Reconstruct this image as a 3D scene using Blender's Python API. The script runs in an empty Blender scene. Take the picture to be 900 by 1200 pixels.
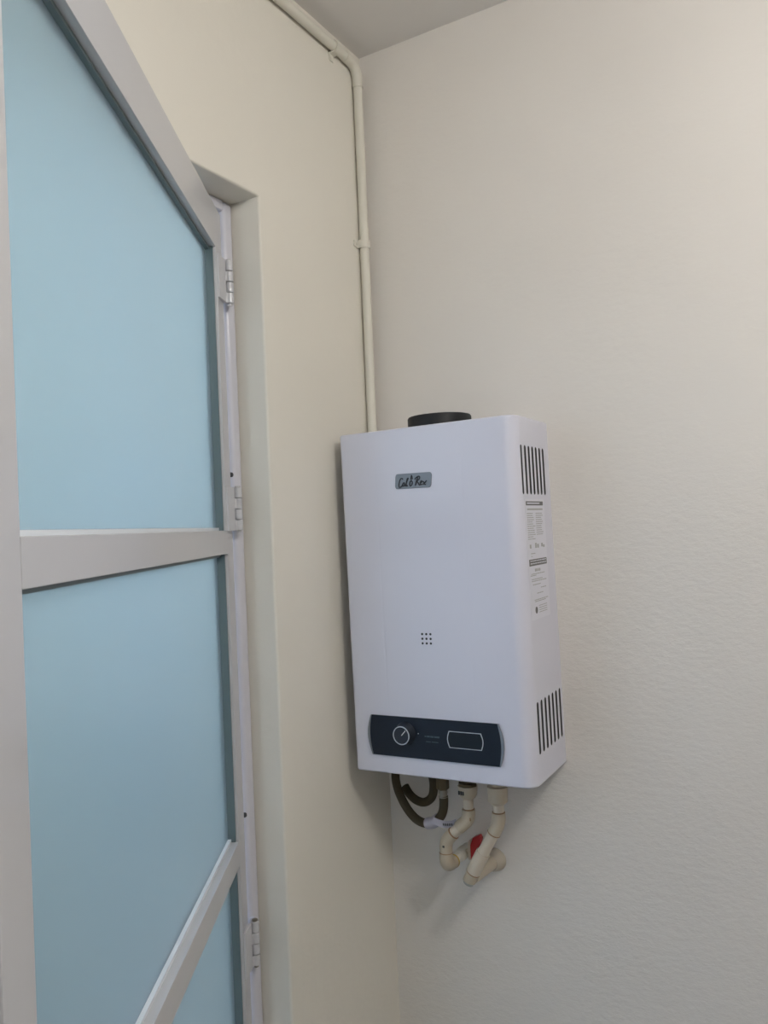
import bpy, bmesh, math, random
from mathutils import Vector, Matrix
random.seed(4)
C = bpy.context.scene.collection
SC = bpy.context.scene
ZE = 1.49                                   # eye height: heights below are given from the eye, ZE lifts them to the floor

# ---------------------------------------------------------------- camera
cd = bpy.data.cameras.new('camera'); cam = bpy.data.objects.new('camera', cd); C.objects.link(cam)
yaw, pitch, roll = -0.5317, 0.0174, -0.0429
fw = Vector((math.sin(yaw)*math.cos(pitch), math.cos(yaw)*math.cos(pitch), math.sin(pitch)))
rt = fw.cross(Vector((0, 0, 1))).normalized(); up = rt.cross(fw)
c_, s_ = math.cos(roll), math.sin(roll)
r2 = c_*rt + s_*up; u2 = -s_*rt + c_*up
cam.matrix_world = Matrix(((r2.x, u2.x, -fw.x, 0.7967), (r2.y, u2.y, -fw.y, -1.3325), (r2.z, u2.z, -fw.z, ZE), (0, 0, 0, 1)))
cd.sensor_fit = 'VERTICAL'; cd.sensor_height = 36; cd.lens = 943.03/1200*36; cd.clip_start = .02
SC.camera = cam
# ---------------------------------------------------------------- world: pale overcast sky
w = bpy.data.worlds.new('sky'); SC.world = w; w.use_nodes = True
nt = w.node_tree; nt.nodes.clear()
tc = nt.nodes.new('ShaderNodeTexCoord'); sep = nt.nodes.new('ShaderNodeSeparateXYZ')
rmp = nt.nodes.new('ShaderNodeValToRGB'); bg = nt.nodes.new('ShaderNodeBackground'); ow = nt.nodes.new('ShaderNodeOutputWorld')
rmp.color_ramp.elements[0].position = 0.0; rmp.color_ramp.elements[0].color = (.86, .935, 1, 1)
rmp.color_ramp.elements[1].position = 1.0; rmp.color_ramp.elements[1].color = (.58, .74, 1, 1)
nt.links.new(tc.outputs['Generated'], sep.inputs[0]); nt.links.new(sep.outputs['Z'], rmp.inputs[0])
nt.links.new(rmp.outputs[0], bg.inputs[0]); bg.inputs[1].default_value = 2.9
nt.links.new(bg.outputs[0], ow.inputs[0])
# ---------------------------------------------------------------- exposure
SC.view_settings.view_transform = 'Standard'; SC.view_settings.look = 'None'
SC.view_settings.gamma = 1; SC.view_settings.exposure = 0.40; SC.view_settings.use_curve_mapping = False
SC.cycles.max_bounces = 10; SC.cycles.diffuse_bounces = 6; SC.cycles.use_denoising = True
# portals only guide sampling of the sky through the two real openings
def portal(loc, rot, sx, sy):
    l = bpy.data.lights.new('sky_portal', 'AREA'); l.shape = 'RECTANGLE'; l.size = sx; l.size_y = sy
    l.cycles.is_portal = True
    o = bpy.data.objects.new('sky_portal', l); C.objects.link(o); o.location = loc; o.rotation_euler = rot
portal((-.16, -.75, 1.0), (0, -math.pi/2, 0), 2.0, .84)
portal((1.45, -3.06, 1.92), (math.pi/2, 0, 0), .9, .6)
# globe lamp on the ceiling, out of view to the upper right (the globe itself is built at the end)
LX, LY, LZ, LR, LE = 1.20, -0.95, 2.4016, .09, 56.0

# ================================================================ helpers
def bx(bm, a, b):
    x0, y0, z0 = a; x1, y1, z1 = b
    vs = [bm.verts.new(p) for p in ((x0,y0,z0),(x1,y0,z0),(x1,y1,z0),(x0,y1,z0),(x0,y0,z1),(x1,y0,z1),(x1,y1,z1),(x0,y1,z1))]
    for f in ((0,3,2,1),(4,5,6,7),(0,1,5,4),(1,2,6,5),(2,3,7,6),(3,0,4,7)): bm.faces.new([vs[i] for i in f])
def frames(pts):
    pts = [Vector(p) for p in pts]; out = []; nprev = None
    for i, p in enumerate(pts):
        t = (pts[min(i+1, len(pts)-1)] - pts[max(i-1, 0)]).normalized()
        if nprev is None:
            a = Vector((0, 0, 1)) if abs(t.z) < .9 else Vector((1, 0, 0))
            n = t.cross(a).normalized()
        else: n = (nprev - t*nprev.dot(t)).normalized()
        nprev = n; out.append((p, n, t.cross(n)))
    return out
def tube(bm, pts, r, seg=16, cap=True):
    fr = frames(pts); rs = r if isinstance(r, (list, tuple)) else [r]*len(fr)
    rings = []
    for (p, n, b), rr in zip(fr, rs):
        rings.append([bm.verts.new(p + n*math.cos(2*math.pi*k/seg)*rr + b*math.sin(2*math.pi*k/seg)*rr) for k in range(seg)])
    for A, B in zip(rings, rings[1:]):
        for k in range(seg):
            f = bm.faces.new((A[k], A[(k+1) % seg], B[(k+1) % seg], B[k])); f.smooth = True
    if cap: bm.faces.new(rings[0][::-1]); bm.faces.new(rings[-1])
def lathe(bm, p0, axis, prof, seg=24):      # prof = [(distance along axis, radius)]
    p0 = Vector(p0); ax = Vector(axis).normalized()
    a = Vector((0, 0, 1)) if abs(ax.z) < .9 else Vector((1, 0, 0))
    n = ax.cross(a).normalized(); b = ax.cross(n); rings = []
    for d, r in prof:
        rings.append([bm.verts.new(p0 + ax*d + (n*math.cos(2*math.pi*k/seg) + b*math.sin(2*math.pi*k/seg))*r) for k in range(seg)])
    for A, B in zip(rings, rings[1:]):
        for k in range(seg): bm.faces.new((A[k], A[(k+1) % seg], B[(k+1) % seg], B[k]))
    bm.faces.new(rings[0][::-1]); bm.faces.new(rings[-1])
def prism(bm, poly, axis, d0, d1):          # poly in the two other axes
    def P(u, v, d): return {0: (d, u, v), 1: (u, d, v), 2: (u, v, d)}[axis]
    A = [bm.verts.new(P(u, v, d0)) for u, v in poly]; B = [bm.verts.new(P(u, v, d1)) for u, v in poly]
    n = len(poly)
    for i in range(n): bm.faces.new((A[i], A[(i+1) % n], B[(i+1) % n], B[i]))
    bm.faces.new(A[::-1]); bm.faces.new(B)
def smooth_path(pts, n=8):
    pts = [Vector(p) for p in pts]; out = []
    P = [2*pts[0]-pts[1]] + pts + [2*pts[-1]-pts[-2]]
    for i in range(1, len(P)-2):
        for k in range(n):
            t = k/n; a, b, c, d = P[i-1], P[i], P[i+1], P[i+2]
            out.append(.5*((2*b) + (c-a)*t + (2*a-5*b+4*c-d)*t*t + (3*b-a-3*c+d)*t**3))
    out.append(pts[-1]); return out
def obj(name, bm, m, parent=None, bevel=0, seg=2, smooth=True):
    bmesh.ops.recalc_face_normals(bm, faces=bm.faces)
    me = bpy.data.meshes.new(name)
    if bevel:
        es = [e for e in bm.edges if len(e.link_faces) == 2 and e.calc_face_angle(0) > .6]
        bmesh.ops.bevel(bm, geom=es, offset=bevel, segments=seg, affect='EDGES', profile=.5, clamp_overlap=True)
        bmesh.ops.recalc_face_normals(bm, faces=bm.faces)
    bm.to_mesh(me); bm.free()
    if smooth:
        for p in me.polygons: p.use_smooth = True
        me.set_sharp_from_angle(angle=math.radians(38))
    me.materials.append(m)
    o = bpy.data.objects.new(name, me); C.objects.link(o)
    if parent: o.parent = parent
    if bevel: o.modifiers.new('weighted_normals', 'WEIGHTED_NORMAL').keep_sharp = True
    return o
def tag(o, label=None, cat=None, group=None, kind=None):
    if label: o['label'] = label
    if cat: o['category'] = cat
    if group: o['group'] = group
    if kind: o['kind'] = kind
    return o
def thing(name, label, cat, loc=(0, 0, 0), rot=(0, 0, 0), group=None, kind=None):
    o = bpy.data.objects.new(name, None); C.objects.link(o); o.location = loc; o.rotation_euler = rot
    o.empty_display_size = .05
    return tag(o, label, cat, group, kind)
def one(name, fn, m, parent=None, **k):
    bm = bmesh.new(); fn(bm); return obj(name, bm, m, parent, **k)
def box(name, a, b, m, parent=None, **k): return one(name, lambda bm: bx(bm, a, b), m, parent, **k)
def struct(name, bm, m, label, cat, **k): return tag(obj(name, bm, m, **k), label, cat, kind='structure')

# ================================================================ materials
def mat(name, col, rough=.5, metal=0, spec=.5, coat=0, coat_rough=.1):
    m = bpy.data.materials.new(name); m.use_nodes = True; b = m.node_tree.nodes['Principled BSDF']
    b.inputs['Base Color'].default_value = (*col, 1); b.inputs['Roughness'].default_value = rough
    b.inputs['Metallic'].default_value = metal; b.inputs['Specular IOR Level'].default_value = spec
    b.inputs['Coat Weight'].default_value = coat; b.inputs['Coat Roughness'].default_value = coat_rough
    return m
def N(m, t): return m.node_tree.nodes.new(t)
def noise(m, scale, detail=3, stretch=(1, 1, 1), rough=.5):
    tc = N(m, 'ShaderNodeTexCoord'); mp = N(m, 'ShaderNodeMapping'); n = N(m, 'ShaderNodeTexNoise')
    mp.inputs['Scale'].default_value = stretch; n.inputs['Scale'].default_value = scale
    n.inputs['Detail'].default_value = detail; n.inputs['Roughness'].default_value = rough
    L = m.node_tree.links; L.new(tc.outputs['Object'], mp.inputs[0]); L.new(mp.outputs[0], n.inputs[0]); return n
def mottled(m, a, b, scale=3, lo=.3, hi=.7, stretch=(1, 1, 1)):
    L = m.node_tree.links; n = noise(m, scale, 4, stretch); r = N(m, 'ShaderNodeValToRGB')
    r.color_ramp.elements[0].position = lo; r.color_ramp.elements[0].color = (*a, 1)
    r.color_ramp.elements[1].position = hi; r.color_ramp.elements[1].color = (*b, 1)
    L.new(n.outputs[0], r.inputs[0]); L.new(r.outputs[0], m.node_tree.nodes['Principled BSDF'].inputs['Base Color']); return n
def bump(m, srcs, strength=.3, dist=.002):
    L = m.node_tree.links; bs = m.node_tree.nodes['Principled BSDF']; prev = None
    for out, s, d in srcs:
        b = N(m, 'ShaderNodeBump'); b.inputs['Strength'].default_value = s; b.inputs['Distance'].default_value = d
        L.new(out, b.inputs['Height'])
        if prev: L.new(prev.outputs[0], b.inputs['Normal'])
        prev = b
    L.new(prev.outputs[0], bs.inputs['Normal'])
def wall_mat(name, a, b, rough_relief):
    m = mat(name, a, .55, spec=.35); mottled(m, a, b, 1.6)
    L = m.node_tree.links
    soft = noise(m, 14, 3); trowel = noise(m, 62, 8, (1, 1, 1.8), .68)
    # trowelled coarse plaster below about eye height, smoother skim above; the seam wanders
    tcn = N(m, 'ShaderNodeTexCoord'); sp = N(m, 'ShaderNodeSeparateXYZ'); L.new(tcn.outputs['Object'], sp.inputs[0])
    wav = noise(m, 3.0, 3); ad = N(m, 'ShaderNodeMath'); ad.operation = 'MULTIPLY_ADD'
    L.new(wav.outputs[0], ad.inputs[0]); ad.inputs[1].default_value = .35; L.new(sp.outputs['Z'], ad.inputs[2])
    mr = N(m, 'ShaderNodeMapRange'); mr.inputs['From Min'].default_value = 1.62; mr.inputs['From Max'].default_value = 1.80
    mr.inputs['To Min'].default_value = 1.0; mr.inputs['To Max'].default_value = .22; L.new(ad.outputs[0], mr.inputs[0])
    mu = N(m, 'ShaderNodeMath'); mu.operation = 'MULTIPLY'; L.new(trowel.outputs[0], mu.inputs[0]); L.new(mr.outputs[0], mu.inputs[1])
    bump(m, [(soft.outputs[0], .35, .004), (mu.outputs[0], rough_relief, .0045)])
    return m
WALLB = wall_mat('cream_plaster', (.68, .645, .605), (.71, .68, .64), .40)
WALLL = wall_mat('cream_paint_on_render', (.67, .64, .57), (.70, .67, .60), .10)
CEIL = mat('ceiling_paint', (.70, .68, .66), .7)
FLOOR = mat('floor_tile', (.30, .28, .26), .35)
TILEJ = mat('floor_grout', (.36, .34, .31), .8)
PAINT = mat('white_enamel_on_steel', (.49, .495, .52), .32, coat=.5, coat_rough=.12)
pn = noise(PAINT, 22, 2); bump(PAINT, [(pn.outputs[0], .10, .002)])
FRAMEP = mat('frame_enamel', (.56, .56, .62), .36, coat=.3)
EDGESHADE = mat('pane_edge_shade', (.10, .14, .15), .4)  # dark colour standing in for shade on the inner stile and rail sides
BEAD = mat('bead_enamel', (.66, .70, .74), .3, coat=.4)
CASE = mat('heater_enamel', (.605, .61, .70), .33, coat=.35, coat_rough=.18)
SLOT = mat('vent_darkness', (.012, .013, .015), .6)
PANEL = mat('panel_plastic', (.010, .016, .027), .4, spec=.25)
PANEL2 = mat('display_glass', (.005, .010, .016), .4, coat=0, spec=.3)
SILV = mat('silver_trim', (.23, .25, .28), .3, metal=.6)
SILV2 = mat('bright_trim', (.55, .57, .60), .3, metal=.5)
KNOBM = mat('knob_plastic', (.020, .026, .038), .45, spec=.3)
BADGE = mat('badge_grey', (.19, .21, .235), .35, metal=.3)
INK = mat('ink', (.012, .014, .02), .5)
FAINT = mat('faint_print', (.05, .085, .10), .5)
PAPER = mat('spec_sticker', (.62, .625, .70), .4)
PRINT = mat('grey_print', (.34, .345, .34), .6)
PRINTD = mat('dark_print', (.12, .12, .12), .6)
RUBBER = mat('black_collar', (.012, .013, .015), .55, spec=.3)
HOSE = mat('braided_hose', (.070, .055, .033), .7, spec=.25)
hn = noise(HOSE, 900, 1); bump(HOSE, [(hn.outputs[0], .4, .0006)])
BRASS = mat('dull_brass', (.13, .105, .065), .4, metal=.7)
STEEL = mat('steel', (.30, .28, .24), .35, metal=.9)
CPVC = mat('cream_cpvc', (.54, .475, .385), .33, coat=.2)
CPVC2 = mat('cream_cpvc_fitting', (.46, .395, .30), .38, coat=.15)
GLUE = mat('brown_solvent', (.27, .15, .07), .4)
GLUEY = mat('yellow_solvent', (.45, .30, .04), .35)
RED = mat('red_handle', (.42, .012, .014), .35)
TAGM = mat('paper_tag', (.42, .40, .46), .5)
MORT = mat('wall_plug_plaster', (.48, .43, .35), .6)
COND = mat('painted_conduit', (.64, .615, .54), .4, spec=.4)
SCREW = mat('dark_screw', (.02, .02, .02), .4)
GRND = mat('concrete_yard', (.16, .17, .17), .8); mottled(GRND, (.14, .15, .15), (.20, .21, .21), 2)
YWALL = mat('yard_wall_render', (.42, .46, .47), .8); mottled(YWALL, (.38, .42, .43), (.47, .50, .51), 1.5)
LAMPB = mat('lamp_body', (.8, .8, .8), .4)
LAMPD = mat('lamp_diffuser', (.9, .88, .8), .5)
LAMPD.node_tree.nodes['Principled BSDF'].inputs['Emission Color'].default_value = (1, .972, .925, 1)
LAMPD.node_tree.nodes['Principled BSDF'].inputs['Emission Strength'].default_value = LE
# frosted glass: sea-green body that scatters daylight, glossy skin
GLASS = bpy.data.materials.new('frosted_glass'); GLASS.use_nodes = True
g = GLASS.node_tree; g.nodes.remove(g.nodes['Principled BSDF']); go = g.nodes['Material Output']
tr = g.nodes.new('ShaderNodeBsdfTranslucent'); tr.inputs[0].default_value = (.60, .66, .71, 1)
df = g.nodes.new('ShaderNodeBsdfDiffuse'); df.inputs[0].default_value = (.36, .43, .45, 1)
m1 = g.nodes.new('ShaderNodeMixShader'); m1.inputs[0].default_value = .16
gl = g.nodes.new('ShaderNodeBsdfGlossy'); gl.inputs['Roughness'].default_value = .32; gl.inputs[0].default_value = (.9, 1, 1, 1)
fr = g.nodes.new('ShaderNodeFresnel'); fr.inputs[0].default_value = 1.45
m2 = g.nodes.new('ShaderNodeMixShader')
rf = g.nodes.new('ShaderNodeBsdfRefraction'); rf.inputs['Roughness'].default_value = .24; rf.inputs['IOR'].default_value = 1.2; rf.inputs[0].default_value = (.83, .875, .925, 1)
m0 = g.nodes.new('ShaderNodeMixShader'); m0.inputs[0].default_value = .82
g.links.new(tr.outputs[0], m0.inputs[1]); g.links.new(rf.outputs[0], m0.inputs[2])
g.links.new(m0.outputs[0], m1.inputs[1]); g.links.new(df.outputs[0], m1.inputs[2])
g.links.new(fr.outputs[0], m2.inputs[0]); g.links.new(m1.outputs[0], m2.inputs[1]); g.links.new(gl.outputs[0], m2.inputs[2])
g.links.new(m2.outputs[0], go.inputs[0])
WGLASS = mat('window_glass', (1, 1, 1), 0); WGLASS.node_tree.nodes['Principled BSDF'].inputs['Transmission Weight'].default_value = 1
WGLASS.node_tree.nodes['Principled BSDF'].inputs['IOR'].default_value = 1.01

# ================================================================ room shell
XR, YF, HC = 2.15, -3.0, ZE+.9116
DA, DB, DH = -.3272, -1.166, ZE+.5328       # doorway: far jamb, near jamb, head
T = .15
# left wall with the doorway: grid with a hole, reveal faces, rounded arris
bm = bmesh.new()
ys = [.0, DA, DB, YF]; zs = [0, DH, HC]
def grid(x):
    V = {(i, j): bm.verts.new((x, ys[i], zs[j])) for i in range(4) for j in range(3)}
    for i in range(3):
        for j in range(2):
            if (i, j) != (1, 0): bm.faces.new((V[i, j], V[i+1, j], V[i+1, j+1], V[i, j+1]))
    return V
A, B = grid(0), grid(-T)
loop = [(0, 0), (1, 0), (1, 1), (2, 1), (2, 0), (3, 0), (3, 1), (3, 2), (2, 2), (1, 2), (0, 2), (0, 1)]
for k in range(12):
    a, b = loop[k], loop[(k+1) % 12]
    bm.faces.new((A[a], A[b], B[b], B[a]))
bmesh.ops.recalc_face_normals(bm, faces=bm.faces)
ed = [e for e in bm.edges if all(abs(v.co.x) < 1e-6 for v in e.verts) and all((DB-1e-4 < v.co.y < DA+1e-4) and v.co.z < DH+1e-4 for v in e.verts)
      and len(e.link_faces) == 2 and e.calc_face_angle(0) > .6]
bmesh.ops.bevel(bm, geom=ed, offset=.0045, segments=4, affect='EDGES', profile=.5)
bmesh.ops.triangulate(bm, faces=[f for f in bm.faces if len(f.verts) > 4])
struct('wall_left', bm, WALLL, 'cream painted wall on the left with the deep door recess', 'wall')
bm = bmesh.new(); bx(bm, (-T, 0, 0), (XR, T, HC)); struct('wall_back', bm, WALLB, 'cream rough plastered wall behind the water heater', 'wall')
bm = bmesh.new(); bx(bm, (XR, YF, 0), (XR+T, T, HC)); struct('wall_right', bm, WALLB, 'cream wall at the right end of the room', 'wall')
bm = bmesh.new()                            # front wall with a window opening
WX0, WX1, WZ0, WZ1 = 1.05, 1.85, 1.65, 2.20
for a, b in (((-T, YF-T, 0), (WX0, YF, HC)), ((WX1, YF-T, 0), (XR+T, YF, HC)), ((WX0, YF-T, 0), (WX1, YF, WZ0)), ((WX0, YF-T, WZ1), (WX1, YF, HC))): bx(bm, a, b)
struct('wall_front', bm, WALLB, 'cream wall with the daylight window, opposite the water heater', 'wall')
bm = bmesh.new(); bx(bm, (-T, YF-T, HC), (XR+T, T, HC+.12)); struct('ceiling', bm, CEIL, 'flat pale grey painted ceiling above the conduit', 'ceiling')
bm = bmesh.new(); bx(bm, (-T, YF-T, -.10), (XR+T, T, -.004))
fl = struct('floor', bm, TILEJ, 'beige tiled floor of the room', 'floor')
tm = None; n = .43
i = 0
while i*n < XR:
    j = 0
    while -j*n > YF:
        x0, x1 = i*n+.002, min((i+1)*n-.002, XR); y1, y0 = -j*n-.002, max(-(j+1)*n+.002, YF)
        box('floor_tile', (x0, y0, -.004), (x1, y1, 0), FLOOR, fl); j += 1
    i += 1
wn = thing('window_1', 'white framed daylight window in the wall opposite the heater', 'window', (0, YF-.075, 0), kind='structure')
for a, b in (((WX0, -.02, WZ0), (WX0+.05, .02, WZ1)), ((WX1-.05, -.02, WZ0), (WX1, .02, WZ1)), ((WX0+.05, -.02, WZ0), (WX1-.05, .02, WZ0+.05)),
             ((WX0+.05, -.02, WZ1-.05), (WX1-.05, .02, WZ1)), ((1.325, -.02, WZ0+.05), (1.375, .02, WZ1-.05))): box('window_frame', a, b, PAINT, wn, bevel=.003)
box('pane', (WX0+.05, -.003, WZ0+.05), (1.325, .003, WZ1-.05), WGLASS, wn); box('pane', (1.375, -.003, WZ0+.05), (WX1-.05, .003, WZ1-.05), WGLASS, wn)
# outside
bm = bmesh.new(); bx(bm, (-6, -6, -.30), (-T-.001, 4, -.12)); tag(obj('yard_ground', bm, GRND), 'grey concrete yard outside the doorway', 'ground', kind='structure')
bm = bmesh.new(); bx(bm, (-3.2, -6, -.12), (-3.0, 4, .95)); tag(obj('yard_wall', bm, YWALL), 'low grey yard wall beyond the doorway', 'wall', kind='structure')

# door frame (steel tube) set back in the recess
fx = -.0552
tf = thing('trim_1', 'white painted steel frame set inside the door recess', 'door frame', (0, 0, 0), kind='structure')
box('jamb', (fx-.036, DA-.0235, 0), (fx, DA-.0006, DH-.0006), FRAMEP, tf, bevel=.007, seg=5)
box('jamb', (fx-.036, DB+.0006, 0), (fx, DB+.0225, DH-.0006), FRAMEP, tf, bevel=.004, seg=3)
box('gap_light_block', (fx-.036, DA-.044, 0), (fx-.030, DA-.0236, DH-.019), FRAMEP, tf, bevel=.001)  # added strip that blocks sky light through the hinge-side gap
box('header', (fx-.036, DB+.0225, DH-.018), (fx, DA-.0225, DH-.0006), FRAMEP, tf, bevel=.003, seg=3)

# ---------------------------------------------------------------- the open door
da = .53008
E0 = Vector((-.05182, -.36179, 0))
door = thing('door_1', 'white steel door with frosted sea-green glass panes standing open at left', 'door', (E0.x, E0.y, 0), (0, 0, da-math.pi/2), kind='structure')
TH = .030; SW = .045; DW = .780
rails = [(.437, .503), (-.032, .0035), (-.5015, -.465), (-.966, -.9295), (-1.475, -1.415)]
box('stile', (0, -TH, ZE-1.475), (SW, 0, ZE+.503), PAINT, door, bevel=.0015)
box('stile', (DW-SW, -TH, ZE-1.475), (DW, 0, ZE+.503), PAINT, door, bevel=.0015)
for a, b in rails: box('rail', (SW, -TH, ZE+a), (DW-SW, 0, ZE+b), PAINT, door, bevel=.0012)
for (a, _), (_, b) in zip(rails, rails[1:]):
    z0, z1 = ZE+b, ZE+a; x0, x1 = SW, DW-SW
    gp = box('glass_pane', (x0, -.021, z0), (x1, -.016, z1), GLASS, door)
    q = .0045
    # light bead along the foot and the lock side of the pane, dark strips painted in as shade on the hinge side and under the rail above
    bm = bmesh.new()
    bx(bm, (x0+q, -.016, z0), (x1-q, -.011, z0+q)); bx(bm, (x1-q, -.016, z0), (x1, -.011, z1))
    obj('glazing_bead', bm, BEAD, gp)
    bm = bmesh.new(); ya, yb = -.027, -.021
    bx(bm, (x0, ya, z0), (x0+q, yb, z1)); bx(bm, (x1-q, ya, z0), (x1, yb, z1))
    bx(bm, (x0+q, ya, z0), (x1-q, yb, z0+q)); bx(bm, (x0+q, ya, z1-q), (x1-q, yb, z1))
    obj('glazing_bead', bm, BEAD, gp)
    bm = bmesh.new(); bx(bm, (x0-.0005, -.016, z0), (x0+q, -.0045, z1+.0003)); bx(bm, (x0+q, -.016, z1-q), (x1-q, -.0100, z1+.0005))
    obj('edge_shade_strip', bm, EDGESHADE, gp, smooth=False)
# hinges: a plate on the door face, knuckles round a pin proud of the edge, short plates to the frame
HZ = [.395, .0365, -.640]
PX, PY = .001, .0105
for hz in HZ:
    z0, z1 = ZE+hz-.034, ZE+hz+.034
    bm = bmesh.new(); k = (z1-z0)/4
    prism(bm, [(.042, -.0004), (.042, .0030), (.0085, .0068), (.0085, .0020), (.014, -.0004)], 2, z0, z1)
    for q in (0, 2): prism(bm, [(.0090, .0068), (.0040, .0130), (.0020, .0110), (.0090, .0022)], 2, z0+q*k+.0006, z0+(q+1)*k-.0006)
    h = obj('hinge', bm, PAINT, door, bevel=.0008)
    for q in range(4):
        bm = bmesh.new(); r = .0066
        lathe(bm, (PX, PY, z0+q*k), (0, 0, 1), [(.0005, r-.0008), (.0013, r), (k-.0013, r), (k-.0005, r-.0008)], 20)
        obj('knuckle', bm, PAINT, h)
    bm = bmesh.new(); lathe(bm, (PX, PY, z0-.003), (0, 0, 1), [(0, .0036), (.0028, .0036), (.0029, .003), (z1-z0+.003, .003), (z1-z0+.0031, .0046), (z1-z0+.0050, .0046), (z1-z0+.0060, .0030)], 14)
    obj('hinge_pin', bm, STEEL if hz < -.5 else PAINT, h)
    for q in (1, 3):
        box('hinge_plate', (fx-.0005, DA-.029, z0+q*k+.001), (fx+.006, DA-.019, z0+(q+1)*k-.001), FRAMEP, tf, bevel=.0006)
for zz in (.092, -.447):
    bm = bmesh.new(); lathe(bm, (fx-.005, DA-.0222, ZE+zz), (0, -1, 0), [(0, .004), (.0025, .004), (.0035, .002)], 12); tag(obj('screw', bm, SCREW, tf), 'small dark screw head')

# ================================================================ water heater
W_, D_, H_ = .3229, .157, .58
HB = -.41675+ZE
heater = thing('water_heater', 'white wall-hung tankless gas water heater with dark control panel', 'water heater', (.18970609, -.0015, HB))
heater.rotation_euler = (Matrix.Rotation(.0151, 3, 'Z') @ Matrix.Rotation(-.0136, 3, 'Y')).to_euler()
hx0 = -W_/2
def HP(x): return x + hx0                    # x measured from the left side
# plan profile: rounded front corners, two faint pressed creases
def plan():
    P = [(HP(0), 0)]
    def arc(cx, cy, r, a0, a1, n):
        return [(HP(cx)+r*math.cos(math.radians(a0+(a1-a0)*k/n)), cy+r*math.sin(math.radians(a0+(a1-a0)*k/n))) for k in range(n+1)]
    P += arc(.006, -D_+.006, .006, 180, 270, 6) + [(HP(.012), -D_)]
    for cx in (.070, .2285):
        P += [(HP(cx-.0034), -D_), (HP(cx-.0012), -D_), (HP(cx), -D_+.00025), (HP(cx+.0012), -D_), (HP(cx+.0034), -D_)]
    P += [(HP(W_-.030), -D_)] + arc(W_-.023, -D_+.023, .023, 270, 360, 14) + [(HP(W_), -D_+.030)]
    P += [(HP(W_), 0)]; return P
bm = bmesh.new(); prism(bm, plan(), 2, 0, H_)
bmesh.ops.recalc_face_normals(bm, faces=bm.faces)
ed = [e for e in bm.edges if abs(e.verts[0].co.z-e.verts[1].co.z) < 1e-6]
bmesh.ops.bevel(bm, geom=ed, offset=.0035, segments=3, affect='EDGES', profile=.5)
casing = obj('casing', bm, CASE, heater)
casing.data.materials.append(SLOT)
# vent slots cut into the right side
def pill(cy, z0, z1, r, n=5):
    P = [(cy+r*math.cos(math.pi*k/n), z1-r+r*math.sin(math.pi*k/n)) for k in range(n+1)]
    P += [(cy-r*math.cos(math.pi*k/n), z0+r-r*math.sin(math.pi*k/n)) for k in range(n+1)]
    return P
slots = [(-.1350 + i*.0175, .4550, .5335) for i in range(7)] + [(-.1285 + i*.0187, .0475, .1290) for i in range(7)]
bmc = bmesh.new()
for cy, z0, z1 in slots: prism(bmc, pill(cy, z0, z1, .0031 if cy < -.131 else .0043), 0, HP(W_)-.004, HP(W_)+.01)
bmesh.ops.recalc_face_normals(bmc, faces=bmc.faces)
mc = bpy.data.meshes.new('cutter'); bmc.to_mesh(mc); bmc.free(); mc.materials.append(SLOT)
cut = bpy.data.objects.new('cutter', mc); C.objects.link(cut); cut.parent = heater
md = casing.modifiers.new('slots', 'BOOLEAN'); md.operation = 'DIFFERENCE'; md.object = cut; md.solver = 'EXACT'; md.material_mode = 'TRANSFER'
dg = bpy.context.evaluated_depsgraph_get(); dg.update()
nm = bpy.data.meshes.new_from_object(casing.evaluated_get(dg)); casing.modifiers.clear(); casing.data = nm; nm.name = 'casing'
bpy.data.objects.remove(cut); bpy.data.meshes.remove(mc)
nm.materials.clear(); nm.materials.append(CASE); nm.materials.append(SLOT)
for p in nm.polygons:
    p.material_index = 0; c = p.center
    if HP(W_)-.012 < c.x < HP(W_)-.0001 and c.y > -.1440:
        for cy, z0, z1 in slots:
            if abs(c.y-cy) < .0046 and z0-.0003 < c.z < z1+.0003 and (p.normal.x < .5 or c.x < HP(W_)-.003): p.material_index = 1
nm.set_sharp_from_angle(angle=math.radians(38))
casing.modifiers.new('weighted_normals', 'WEIGHTED_NORMAL').keep_sharp = True
for cy, z0, z1 in slots:
    one('vent_slot', lambda bm: prism(bm, pill(cy, z0+.0003, z1-.0003, .0029 if cy < -.131 else .0041), 0, HP(W_)-.0045, HP(W_)-.0009), SLOT, heater)

# 3 x 3 perforation under the badge
for i in range(3):
    for j in range(3):
        one('perforation', lambda bm: lathe(bm, (HP(.1418+i*.0076), -D_+.0006, .2212+j*.0076), (0, -1, 0), [(0, .0020), (.0009, .0020)], 10), INK, heater)

# badge with script lettering
def bulged(x0, x1, z0, z1, bl, n=8, inset=0, lean=0):
    P = []
    for k in range(n+1):
        t = k/n; z = z0+(z1-z0)*t; P.append((HP(x1+bl*math.sin(math.pi*t)-inset), z))
    for k in range(n+1):
        t = 1-k/n; z = z0+(z1-z0)*t; P.append((HP(x0-bl*math.sin(math.pi*t)+inset), z))
    return P
def badge_poly():
    x0, x1, z0, z1 = .1065, .1755, .4770, .5030; P = []
    for cx, cz, a0 in ((x1-.0055, z0+.005, -90), (x1-.005, z1-.007, 0), (x0+.006, z1-.005, 90), (x0+.006, z0+.007, 180)):
        r = .005
        for k in range(5):
            a = math.radians(a0+90*k/4); px, pz = cx+r*math.cos(a), cz+r*1.2*math.sin(a)
            P.append((HP(px+.10*(pz-.49)), max(z0, min(z1, pz))))
    return P
badge = one('badge', lambda bm: prism(bm, badge_poly(), 1, -D_, -D_-.0014), BADGE, heater, bevel=.0004, seg=1)
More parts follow.
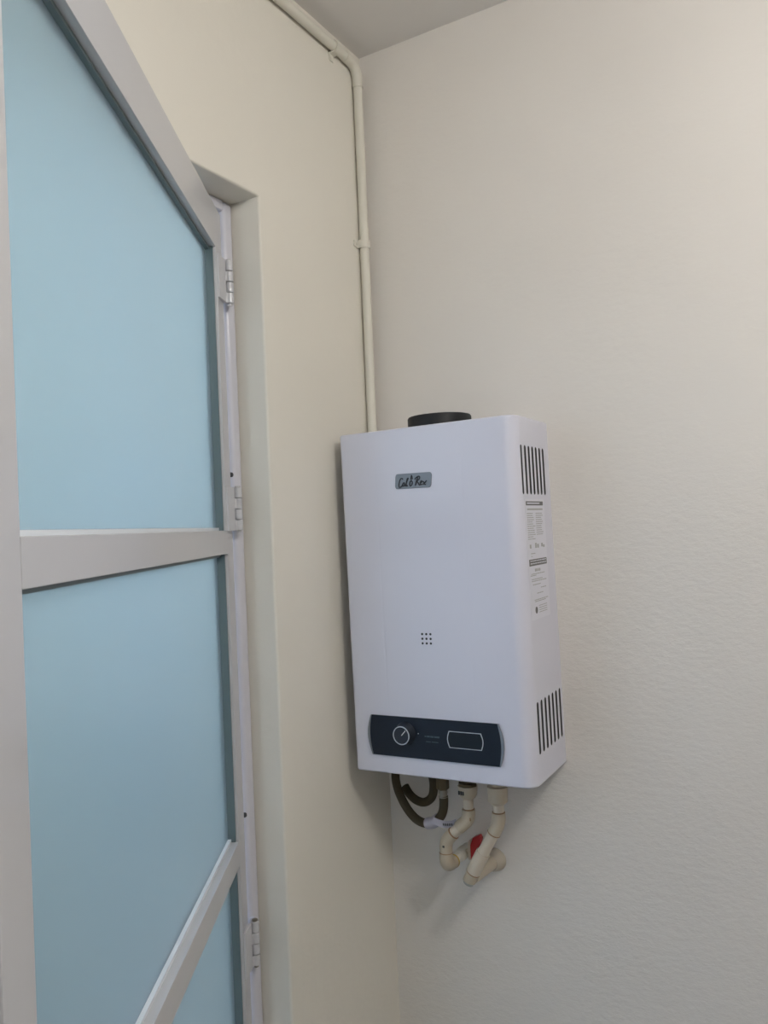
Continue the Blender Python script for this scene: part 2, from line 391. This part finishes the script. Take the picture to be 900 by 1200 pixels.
strokes = [[(305,265),(295,248),(270,260),(250,305),(243,350),(255,374),(288,350)],
 [(332,312),(312,312),(298,335),(300,355),(318,350),(332,318),(328,345),(342,355)],
 [(342,355),(362,300),(388,250),(372,262),(354,330),(360,355),(376,348)],
 [(430,285),(412,300),(405,335),(415,356),(435,345),(448,310),(440,290),(430,285)],
 [(430,270),(431,248),(442,212),(452,244),(450,266)],
 [(532,240),(512,290),(490,352)], [(486,268),(505,246),(545,226),(562,240),(550,268),(512,290)], [(512,290),(535,320),(550,345),(567,340)],
 [(565,320),(585,310),(592,295),(577,293),(565,320),(568,342),(594,335)], [(600,300),(614,303),(628,337),(645,343)], [(660,288),(628,320),(604,342)]]
bm = bmesh.new()
for st in strokes:
    pts = []
    for x, y in st:
        u = (x-175)/560; v = (405-.05*(x-200)-y)/218
        pts.append((HP(.1062+u*.0697), -D_-.0016, .4770+v*.0262))
    tube(bm, smooth_path(pts, 4), .00105, 6)
obj('lettering', bm, INK, badge)

# control panel
cp = one('control_panel', lambda bm: prism(bm, bulged(.0375, .2665, .0310, .0980, .0045), 1, -D_+.0005, -D_-.0022), PANEL, heater)
for sgn in (-1, 1):
    bm = bmesh.new(); n = 10; A = []; Bq = []
    for k in range(n+1):
        t = k/n; z = .0310+.067*t; bl = .0075*math.sin(math.pi*t); bi = .0045*math.sin(math.pi*t)
        xi = (.2665+bi) if sgn > 0 else (.0375-bi); xo = (.2680+bl) if sgn > 0 else (.0360-bl)
        A.append((HP(xi), z)); Bq.append((HP(xo), z))
    prism(bm, A+Bq[::-1], 1, -D_+.0004, -D_-.0032); tag(obj('panel_trim', bm, SILV, cp), 'silver curved edge strip')
ds = bulged(.1815, .2375, .0540, .0810, .0035)
di = bulged(.1825, .2365, .0550, .0800, .0033)
bm = bmesh.new(); n = len(ds)
for y0, y1 in ((-D_-.0022, -D_-.0030),):
    O1 = [bm.verts.new((u, y1, v)) for u, v in ds]; I1 = [bm.verts.new((u, y1, v)) for u, v in di]
    O0 = [bm.verts.new((u, y0, v)) for u, v in ds]; I0 = [bm.verts.new((u, y0, v)) for u, v in di]
    for k in range(n):
        q = (k+1) % n
        bm.faces.new((O1[k], O1[q], I1[q], I1[k])); bm.faces.new((O0[k], O0[q], O1[q], O1[k])); bm.faces.new((I1[k], I1[q], I0[q], I0[k])); bm.faces.new((O0[k], I0[k], I0[q], O0[q]))
tag(obj('display_frame', bm, SILV2, cp), 'thin silver line around the display')
one('display', lambda bm: prism(bm, di, 1, -D_-.0021, -D_-.0025), PANEL2, cp)
kb = one('knob', lambda bm: lathe(bm, (HP(.1018), -D_-.002, .0712), (0, -1, 0), [(0, .0190), (.002, .0186), (.004, .0175), (.014, .0158), (.016, .0150)], 32), KNOBM, heater)
def ring(bm, c, ax, d0, d1, ri, ro, seg=32):
    c = Vector(c); ax = Vector(ax).normalized(); a = Vector((0, 0, 1)) if abs(ax.z) < .9 else Vector((1, 0, 0))
    n = ax.cross(a).normalized(); b = ax.cross(n); R = []
    for d, r in ((d0, ri), (d0, ro), (d1, ro), (d1, ri)):
        R.append([bm.verts.new(c+ax*d+(n*math.cos(2*math.pi*k/seg)+b*math.sin(2*math.pi*k/seg))*r) for k in range(seg)])
    for i in range(4):
        A, Bq = R[i], R[(i+1) % 4]
        for k in range(seg): bm.faces.new((A[k], A[(k+1) % seg], Bq[(k+1) % seg], Bq[k]))
tag(one('knob_ring', lambda bm: ring(bm, (HP(.1018), -D_-.002, .0712), (0, -1, 0), .0145, .0168, .0138, .0152), SILV2, kb), 'thin silver ring around the knob face')
def bar2(bm, a, b, w, y0, y1):
    a = Vector(a); b = Vector(b); t = (b-a).normalized()*0; d = (b-a).normalized(); p = Vector((-d.y, d.x))*w/2
    prism(bm, [tuple(a-p), tuple(b-p), tuple(b+p), tuple(a+p)], 1, y0, y1)
tag(one('pointer', lambda bm: bar2(bm, (HP(.1025), .0715), (HP(.1100), .0795), .0011, -D_-.0178, -D_-.0186), mat('pointer_white', (.8, .8, .8), .5), kb), 'white pointer line')
bm = bmesh.new()
for a, b, z, hgt in ((.1370, .1400, .0690, .0020), (.1410, .1465, .0690, .0026), (.1475, .1535, .0690, .0026), (.1545, .1640, .0690, .0026), (.139, .148, .0605, .0012), (.1495, .1615, .0605, .0012)):
    prism(bm, [(HP(a), z-hgt/2), (HP(b), z-hgt/2), (HP(b), z+hgt/2), (HP(a), z+hgt/2)], 1, -D_-.0021, -D_-.0024)
tag(obj('panel_print', bm, FAINT, cp), 'faint teal print between knob and display')
tag(one('marker_dot', lambda bm: lathe(bm, (HP(.1255), -D_-.0021, .0725), (0, -1, 0), [(0, .0009), (.0004, .0009)], 8), SILV2, cp), 'tiny pale dot right of the knob')

# specification sticker on the right side
XS = HP(W_)
stk = one('specification_sticker', lambda bm: bx(bm, (XS, -.1330, .2560), (XS+.0004, -.0400, .4480)), PAPER, heater)
def srect(bm, y0, y1, z0, z1, lift=.0006): bx(bm, (XS+.0003, y0, z0), (XS+lift, y1, z1))
for zz in ((-.1290, -.0470, .4375, .4440), (-.1290, -.0440, .3410, .3515)):
    bm = bmesh.new(); srect(bm, *zz); obj('heading_bar', bm, PRINTD, stk)
bm = bmesh.new()
srect(bm, -.1240, -.0640, .4400, .4420, .0008)
for z in (.3482, .3440):
    y = -.124
    while y < -.05: l = random.uniform(.006, .012); srect(bm, y, min(y+l, -.048), z, z+.0014, .0008); y += l+.002
tag(obj('heading_print', bm, PAPER, stk), kind='stuff')
bm = bmesh.new()
srect(bm, -.124, -.050, .4300, .4325)
z = .4240
while z > .3800:                             # two columns of small lines
    for a, b in ((-.1270, -.0900), (-.0850, -.0490)):
        if z < .387 and a > -.09: continue
        y = a; e = b-random.uniform(0, .012)
        while y < e: l = random.uniform(.004, .011); srect(bm, y, min(y+l, e), z, z+.0013); y += l+.0016
    z -= .0034
for y, zz, hgt in ((-.122, .3690, .006), (-.096, .3690, .008), (-.086, .3690, .006), (-.066, .3700, .006), (-.057, .3690, .004)): srect(bm, y, y+.007, zz, zz+hgt)
srect(bm, -.118, -.098, .3600, .3612); srect(bm, -.118, -.112, .3555, .3565)
for y in (-.104, -.098, -.090, -.083): srect(bm, y, y+.0045, .3315, .3360)
for zz, a, b in ((.3275, -.122, -.058), (.3250, -.126, -.100), (.3190, -.122, -.070), (.3160, -.122, -.050), (.3105, -.118, -.080), (.2960, -.10, -.07), (.3040, -.08, -.055), (.2860, -.114, -.046), (.2835, -.112, -.060)):
    y = a
    while y < b: l = random.uniform(.004, .011); srect(bm, y, min(y+l, b), zz, zz+.0013); y += l+.0016
for zz in (.2760, .2725, .2690, .2655): srect(bm, -.095, -.055, zz, zz+.0010)
tag(obj('small_print', bm, PRINT, stk), kind='stuff')
one('round_mark', lambda bm: prism(bm, [(-.1075+.0055*math.cos(2*math.pi*k/16), .2705+.0055*math.sin(2*math.pi*k/16)) for k in range(16)], 0, XS+.0003, XS+.0007), PRINTD, stk)

# flue collar on top
one('flue_collar', lambda bm: lathe(bm, (HP(.1620), -.0870, H_-.001), (0, 0, 1), [(0, .0548), (.0190, .0548), (.0215, .0535), (.0215, .047), (.010, .047)], 48), RUBBER, heater)
# stubs under the heater
for x in (.157, .2065, .2612):
    one('inlet_nipple', lambda bm: lathe(bm, (x-.1897, -.085, -.0055), (0, 0, 1), [(0, .0085), (.007, .0085)], 16), BRASS, heater)

# ================================================================ plumbing
def Z(p): return (p[0], p[1], p[2]+ZE)
def seg_tube(name, pts, r, m, par, label=None, seg=20, n=6, straight=False):
    pts = [Z(p) for p in pts]
    bm = bmesh.new(); tube(bm, pts if straight else smooth_path(pts, n), r, seg); o = obj(name, bm, m, par)
    if label: o['label'] = label
    return o
def collar(name, p, d, ln, r, m, par, label=None):
    bm = bmesh.new(); d = Vector(d).normalized(); lathe(bm, Vector(Z(p))-d*ln/2, d, [(0, r-.0006), (.0008, r), (ln-.0008, r), (ln, r-.0006)], 20)
    o = obj(name, bm, m, par)
    if label: o['label'] = label
    return o
PR, FR = .0088, .0112
# pipe on the left: adapter, 45 elbow, coupling, down, elbow into wall
pa = thing('water_pipe', 'cream plastic water pipe with yellow glue ring, left one under the heater', 'pipe', (0, 0, 0), group='water pipes under the heater')
y = -.090
A0, A1, A2, A3, A4, A5 = (.2068, y, -.4340), (.2068, y, -.4660), (.2066, y, -.4940), (.1655, y, -.5400), (.1600, y, -.5600), (.1600, y, -.5790)
bm = bmesh.new(); lathe(bm, Z((.2068, y, -.4660)), (0, 0, 1), [(0, .0105), (.003, .0135), (.007, .0158), (.018, .0168), (.0215, .0168)], 24); obj('adapter', bm, CPVC2, pa)
bm = bmesh.new(); lathe(bm, Z((.2068, y, -.4447)), (0, 0, 1), [(0, .0158), (.003, .0162), (.005, .0162), (.006, .0095), (.0205, .0095)], 8); tag(obj('adapter_nut', bm, BRASS, pa), 'dark metal nut at the adapter top')
for dx in (-.0090, -.0050, -.0012):
    box('stamped_mark', (.2068+dx-.001, y-.0172, ZE-.4565), (.2068+dx+.0014, y-.0155, ZE-.4505), INK, pa)
seg_tube('pipe', [(.2067, y, -.4650), (.2066, y, -.4990)], PR, CPVC, pa, straight=True)
collar('glue_ring', (.2066, y, -.4840), (0, 0, 1), .0022, .0100, GLUE, pa, 'brown glue ring')
seg_tube('elbow', [(.2066, y, -.4850), (.2064, y, -.4950), (.2030, y, -.5035), (.1950, y, -.5115), (.1880, y, -.5180)], FR, CPVC2, pa)
seg_tube('pipe', [(.1900, y, -.5165), (.1730, y, -.5330)], PR+.0008, CPVC, pa, straight=True)
collar('glue_ring', (.1765, y, -.5295), (-1, 0, -1), .0022, .0112, GLUE, pa, 'brown glue ring')
seg_tube('elbow', [(.1760, y, -.5300), (.1690, y, -.5370), (.1632, y, -.5450), (.1610, y, -.5540), (.1605, y, -.5640)], FR, CPVC2, pa)
collar('glue_ring', (.1603, y, -.5650), (.02, 0, 1), .0020, .0117, GLUE, pa, 'brown glue ring')
seg_tube('elbow', [(.1603, y, -.5650), (.1602, y, -.5760), (.1602, y+.004, -.5850), (.1602, y+.013, -.5895), (.1602, y+.026, -.5900)], FR+.0004, CPVC2, pa)
collar('glue_ring', (.1602, y+.027, -.5900), (0, 1, 0), .0035, .0122, GLUEY, pa, 'yellow glue ring')
seg_tube('pipe', [(.1602, y+.024, -.5900), (.1602, -.0450, -.5900)], PR, COND, pa, straight=True)
box('stamped_mark', (.1655-.0056, y-.0116, ZE-.5530), (.1655-.0020, y-.0100, ZE-.5495), INK, pa)
box('stamped_mark', (.2120, y-.0096, ZE-.5010), (.2136, y-.0070, ZE-.4955), GLUE, pa)
# valve with a red handle where the left pipe meets the wall
va = thing('shutoff_valve', 'small red-handled shutoff valve at the wall behind the cream pipes', 'valve', (0, 0, 0))
bm = bmesh.new(); lathe(bm, Z((.1602, -.044, -.5900)), (0, 1, 0), [(0, .0088), (.002, .0105), (.010, .0105), (.014, .0118), (.026, .0118), (.030, .0105), (.0425, .0105)], 20); obj('valve_body', bm, COND, va)
bm = bmesh.new(); tube(bm, [Z((.1700, -.027, -.5850)), Z((.1800, -.027, -.5790))], .0045, 12); obj('valve_stem', bm, CPVC2, va)
bm = bmesh.new(); prism(bm, [(.1790, ZE-.5960), (.1795, ZE-.5700), (.1850, ZE-.5560), (.1980, ZE-.5500), (.2010, ZE-.5560), (.1965, ZE-.5760), (.1900, ZE-.5960), (.1840, ZE-.6000)], 1, -.034, -.022)
tag(obj('valve_handle', bm, RED, va, bevel=.002), 'red plastic handle')
bm = bmesh.new(); prism(bm, [(.1755, ZE-.5950), (.1765, ZE-.5640), (.1800, ZE-.5600), (.1800, ZE-.5960)], 1, -.036, -.020); obj('handle_collar', bm, CPVC, va, bevel=.001)
# pipe on the right
pb = thing('water_pipe', 'cream plastic water pipe with capped lower end, right one under the heater', 'pipe', (0, 0, 0), group='water pipes under the heater')
bm = bmesh.new(); lathe(bm, Z((.2612, y, -.4690)), (0, 0, 1), [(0, .0100), (.003, .0135), (.006, .0165), (.030, .0172), (.0305, .010), (.0455, .010)], 24); obj('adapter', bm, CPVC2, pb)
seg_tube('pipe', [(.2612, y, -.4680), (.2611, y, -.4880)], PR+.0006, CPVC, pb, straight=True)
collar('glue_ring', (.2611, y, -.4820), (0, 0, 1), .0020, .0110, GLUE, pb, 'brown glue ring')
seg_tube('elbow', [(.2611, y, -.4825), (.2612, y, -.4930), (.2590, y, -.5030), (.2545, y, -.5120), (.2515, y, -.5175)], FR, CPVC2, pb)
collar('glue_ring', (.2512, y, -.5180), (.5, 0, 1), .0022, .0117, GLUE, pb, 'brown glue ring')
seg_tube('pipe', [(.2520, y, -.5165), (.2290, y-.002, -.5560)], PR+.0012, CPVC, pb, straight=True)
collar('glue_ring', (.2305, y-.001, -.5530), (.5, 0, .9), .0016, .0112, CPVC2, pb)
seg_tube('coupling', [(.2305, y-.001, -.5535), (.2160, y-.003, -.5800), (.2120, y-.003, -.5875)], FR+.0010, CPVC, pb)
collar('glue_ring', (.2115, y-.003, -.5885), (.5, 0, .9), .0020, .0124, GLUE, pb, 'brown glue ring')
seg_tube('tee', [(.2125, y-.003, -.5870), (.2060, y-.003, -.5990), (.2040, y-.003, -.6040)], FR, CPVC2, pb)
seg_tube('end_cap', [(.2048, y-.003, -.6020), (.2015, y-.003, -.6090)], .0088, mat('grey_plug', (.30, .31, .29), .4), pb, 'grey end plug', straight=True)
collar('glue_ring', (.2110, y+.012, -.5960), (.1, 1, 0), .0030, .0118, GLUE, pb, 'orange glue ring')
seg_tube('branch', [(.2090, y-.003, -.5955), (.2110, y+.014, -.5960), (.2115, -.030, -.6000), (.2120, -.004, -.6015)], .0125, CPVC2, pb)
bm = bmesh.new(); lathe(bm, Z((.2125, -.0006, -.6015)), (0, -1, 0), [(0, .0205), (.005, .0195), (.014, .0165), (.020, .0125)], 24); tag(obj('wall_plug', bm, MORT, pb), 'rough cream filler where the pipe enters the wall')

# gas hose
gh = thing('gas_hose', 'dark brown flexible gas hose looping under the heater left corner', 'hose', (0, 0, 0))
bm = bmesh.new(); lathe(bm, Z((.157, -.085, -.4590)), (0, 0, 1), [(0, .0095), (.0015, .0112), (.020, .0112), (.0215, .0085), (.0360, .0085)], 6); tag(obj('hose_nut', bm, BRASS, gh), 'dull brass hexagonal nut')
bm = bmesh.new(); lathe(bm, Z((.1572, -.085, -.4730)), (0, 0, 1), [(0, .0075), (.001, .0085), (.005, .0070), (.009, .0082), (.0135, .0075)], 16); tag(obj('ferrule', bm, STEEL, gh), 'small steel ferrule')
hp = [(.1575, -.085, -.4700), (.1578, -.085, -.4820), (.1545, -.084, -.4980), (.1455, -.081, -.5120), (.1310, -.078, -.5225), (.1130, -.073, -.5280), (.0950, -.068, -.5265),
      (.0790, -.063, -.5190), (.0640, -.058, -.5060), (.0500, -.053, -.4870), (.0425, -.049, -.4680), (.0410, -.045, -.4520), (.0480, -.041, -.4395), (.0650, -.037, -.4340), (.0850, -.035, -.4340),
      (.1020, -.034, -.4410), (.1105, -.034, -.4570), (.1120, -.033, -.4760), (.1060, -.031, -.4960), (.0900, -.029, -.5080), (.0720, -.027, -.5075), (.0560, -.024, -.4990), (.0440, -.019, -.4880)]
seg_tube('hose', hp, .0078, HOSE, gh, seg=18, n=7)
# paper tag folded round the hose, its tail standing off to the right
def ribbon(name, path, axis_w, w, th, m, par):
    bm = bmesh.new(); axis_w = Vector(axis_w).normalized()
    P = [Vector(Z(p)) for p in path]
    for k in range(len(P)-1):
        pass
    A = [[bm.verts.new(p+axis_w*(s*w/2)+Vector((0, t, 0))) for s, t in ((-1, 0), (1, 0), (1, th), (-1, th))] for p in P]
    for a, b in zip(A, A[1:]):
        for q in range(4): bm.faces.new((a[q], a[(q+1) % 4], b[(q+1) % 4], b[q]))
    bm.faces.new(A[0][::-1]); bm.faces.new(A[-1]); return obj(name, bm, m, par)
tg = thing('paper_tag', 'lilac white paper tag wrapped round the gas hose', 'tag', (0, 0, 0))
bm = bmesh.new(); tube(bm, smooth_path([Z(p) for p in ((.1440, -.0805, -.5135), (.1310, -.078, -.5225), (.1190, -.0748, -.5268))], 5), .0102, 18); obj('tag_wrap', bm, TAGM, tg)
ribbon('tag_tail', [(.1380, -.0905, -.5135), (.1480, -.0900, -.5165), (.1590, -.0870, -.5190), (.1690, -.0830, -.5180), (.1760, -.0790, -.5150)], (.15, 0, 1), .0120, .0006, TAGM, tg)
bm = bmesh.new()
for k in range(5): bx(bm, Z((.1560+k*.0034, -.0895+k*.0012, -.5200)), Z((.1580+k*.0034, -.0880+k*.0012, -.5165)))
obj('tag_print', bm, PRINTD, tg)

# ================================================================ conduit
cr = .0088; cx = .0105
cn = thing('conduit', 'cream painted electrical conduit running under the ceiling and down the corner', 'conduit', (0, 0, 0))
yc = -.0265
bm = bmesh.new(); tube(bm, [Z((cx, yc, -.05)), Z((cx, yc, .848))], cr, 20); obj('pipe', bm, COND, cn)
bm = bmesh.new(); tube(bm, [Z((cx, yc-.032, .880)), Z((cx, YF+.001, .880))], cr, 20); obj('pipe', bm, COND, cn)
bm = bmesh.new(); P = [(cx, yc, .838)] + [(cx, yc-.026+.026*math.cos(math.radians(a)), .854+.026*math.sin(math.radians(a))) for a in range(0, 91, 10)] + [(cx, yc-.044, .880)]
tube(bm, [Z(p) for p in P], cr+.0014, 20); obj('elbow', bm, COND, cn)
def clip(loc, along, tab, label):
    al = Vector(along); tb = Vector(tab); o = thing('pipe_clip', label, 'clip', Z(loc), group='conduit clips')
    bm = bmesh.new(); nrm = Vector((1, 0, 0)); n = 12; ri, ro = cr+.0002, cr+.0024; wd = .0075
    pts = []
    for k in range(n+1):
        a = math.pi*k/n; pts.append((math.cos(a), math.sin(a)))
    sec = [(u*ro, v*ro) for u, v in pts] + [(-ro, -cx+.0004), (-ri, -cx+.0004)] + [(u*ri, v*ri) for u, v in pts[::-1]] + [(ri, -cx+.0004), (ro, -cx+.0004)]
    sec = [(ro, -cx+.0004)] + [(u*ro, v*ro) for u, v in pts] + [(-ro, -cx+.0004), (-ri, -cx+.0004)] + [(u*ri, v*ri) for u, v in pts[::-1]] + [(ri, -cx+.0004)]
    for s in (-1, 1):
        pass
    A = [bm.verts.new(tb*u + nrm*v - al*wd) for u, v in sec]; B = [bm.verts.new(tb*u + nrm*v + al*wd) for u, v in sec]
    m_ = len(sec)
    for i in range(m_): bm.faces.new((A[i], A[(i+1) % m_], B[(i+1) % m_], B[i]))
    bm.faces.new(A[::-1]); bm.faces.new(B)
    obj('saddle', bm, COND, o)
    bm = bmesh.new(); c0 = tb*(ro-.001); c1 = tb*(ro+.0115)
    q = [c0-al*wd, c1-al*wd*.75, c1+al*wd*.75, c0+al*wd]
    A = [bm.verts.new(p+nrm*(-cx+.0004)) for p in q]; B = [bm.verts.new(p+nrm*(-cx+.0032)) for p in q]
    for i in range(4): bm.faces.new((A[i], A[(i+1) % 4], B[(i+1) % 4], B[i]))
    bm.faces.new(A[::-1]); bm.faces.new(B); obj('tab', bm, COND, o, bevel=.0006)
    bm = bmesh.new(); lathe(bm, tb*(ro+.0055)+nrm*(-cx+.003), nrm, [(0, .0034), (.0014, .0028), (.002, .0015)], 12); obj('nail_head', bm, COND, o)
clip((cx, yc, .5365), (0, 0, 1), (0, -1, 0), 'painted saddle clip on the vertical run of conduit')
clip((cx, -.1010, .880), (0, 1, 0), (0, 0, -1), 'painted saddle clip under the ceiling near the conduit bend')

# ceiling lamp (out of the picture, gives the room light)
lm = thing('ceiling_lamp', 'white globe lamp on the ceiling out of view', 'lamp', (LX, LY, LZ))
bm = bmesh.new(); lathe(bm, (0, 0, -.001), (0, 0, -1), [(0, .06), (.015, .06), (.05, .035), (.115, .035)], 32); obj('lamp_base', bm, LAMPB, lm)
bm = bmesh.new(); bmesh.ops.create_uvsphere(bm, u_segments=32, v_segments=16, radius=LR, matrix=Matrix.Translation((0, 0, -.11-LR))); obj('lamp_globe', bm, LAMPD, lm)
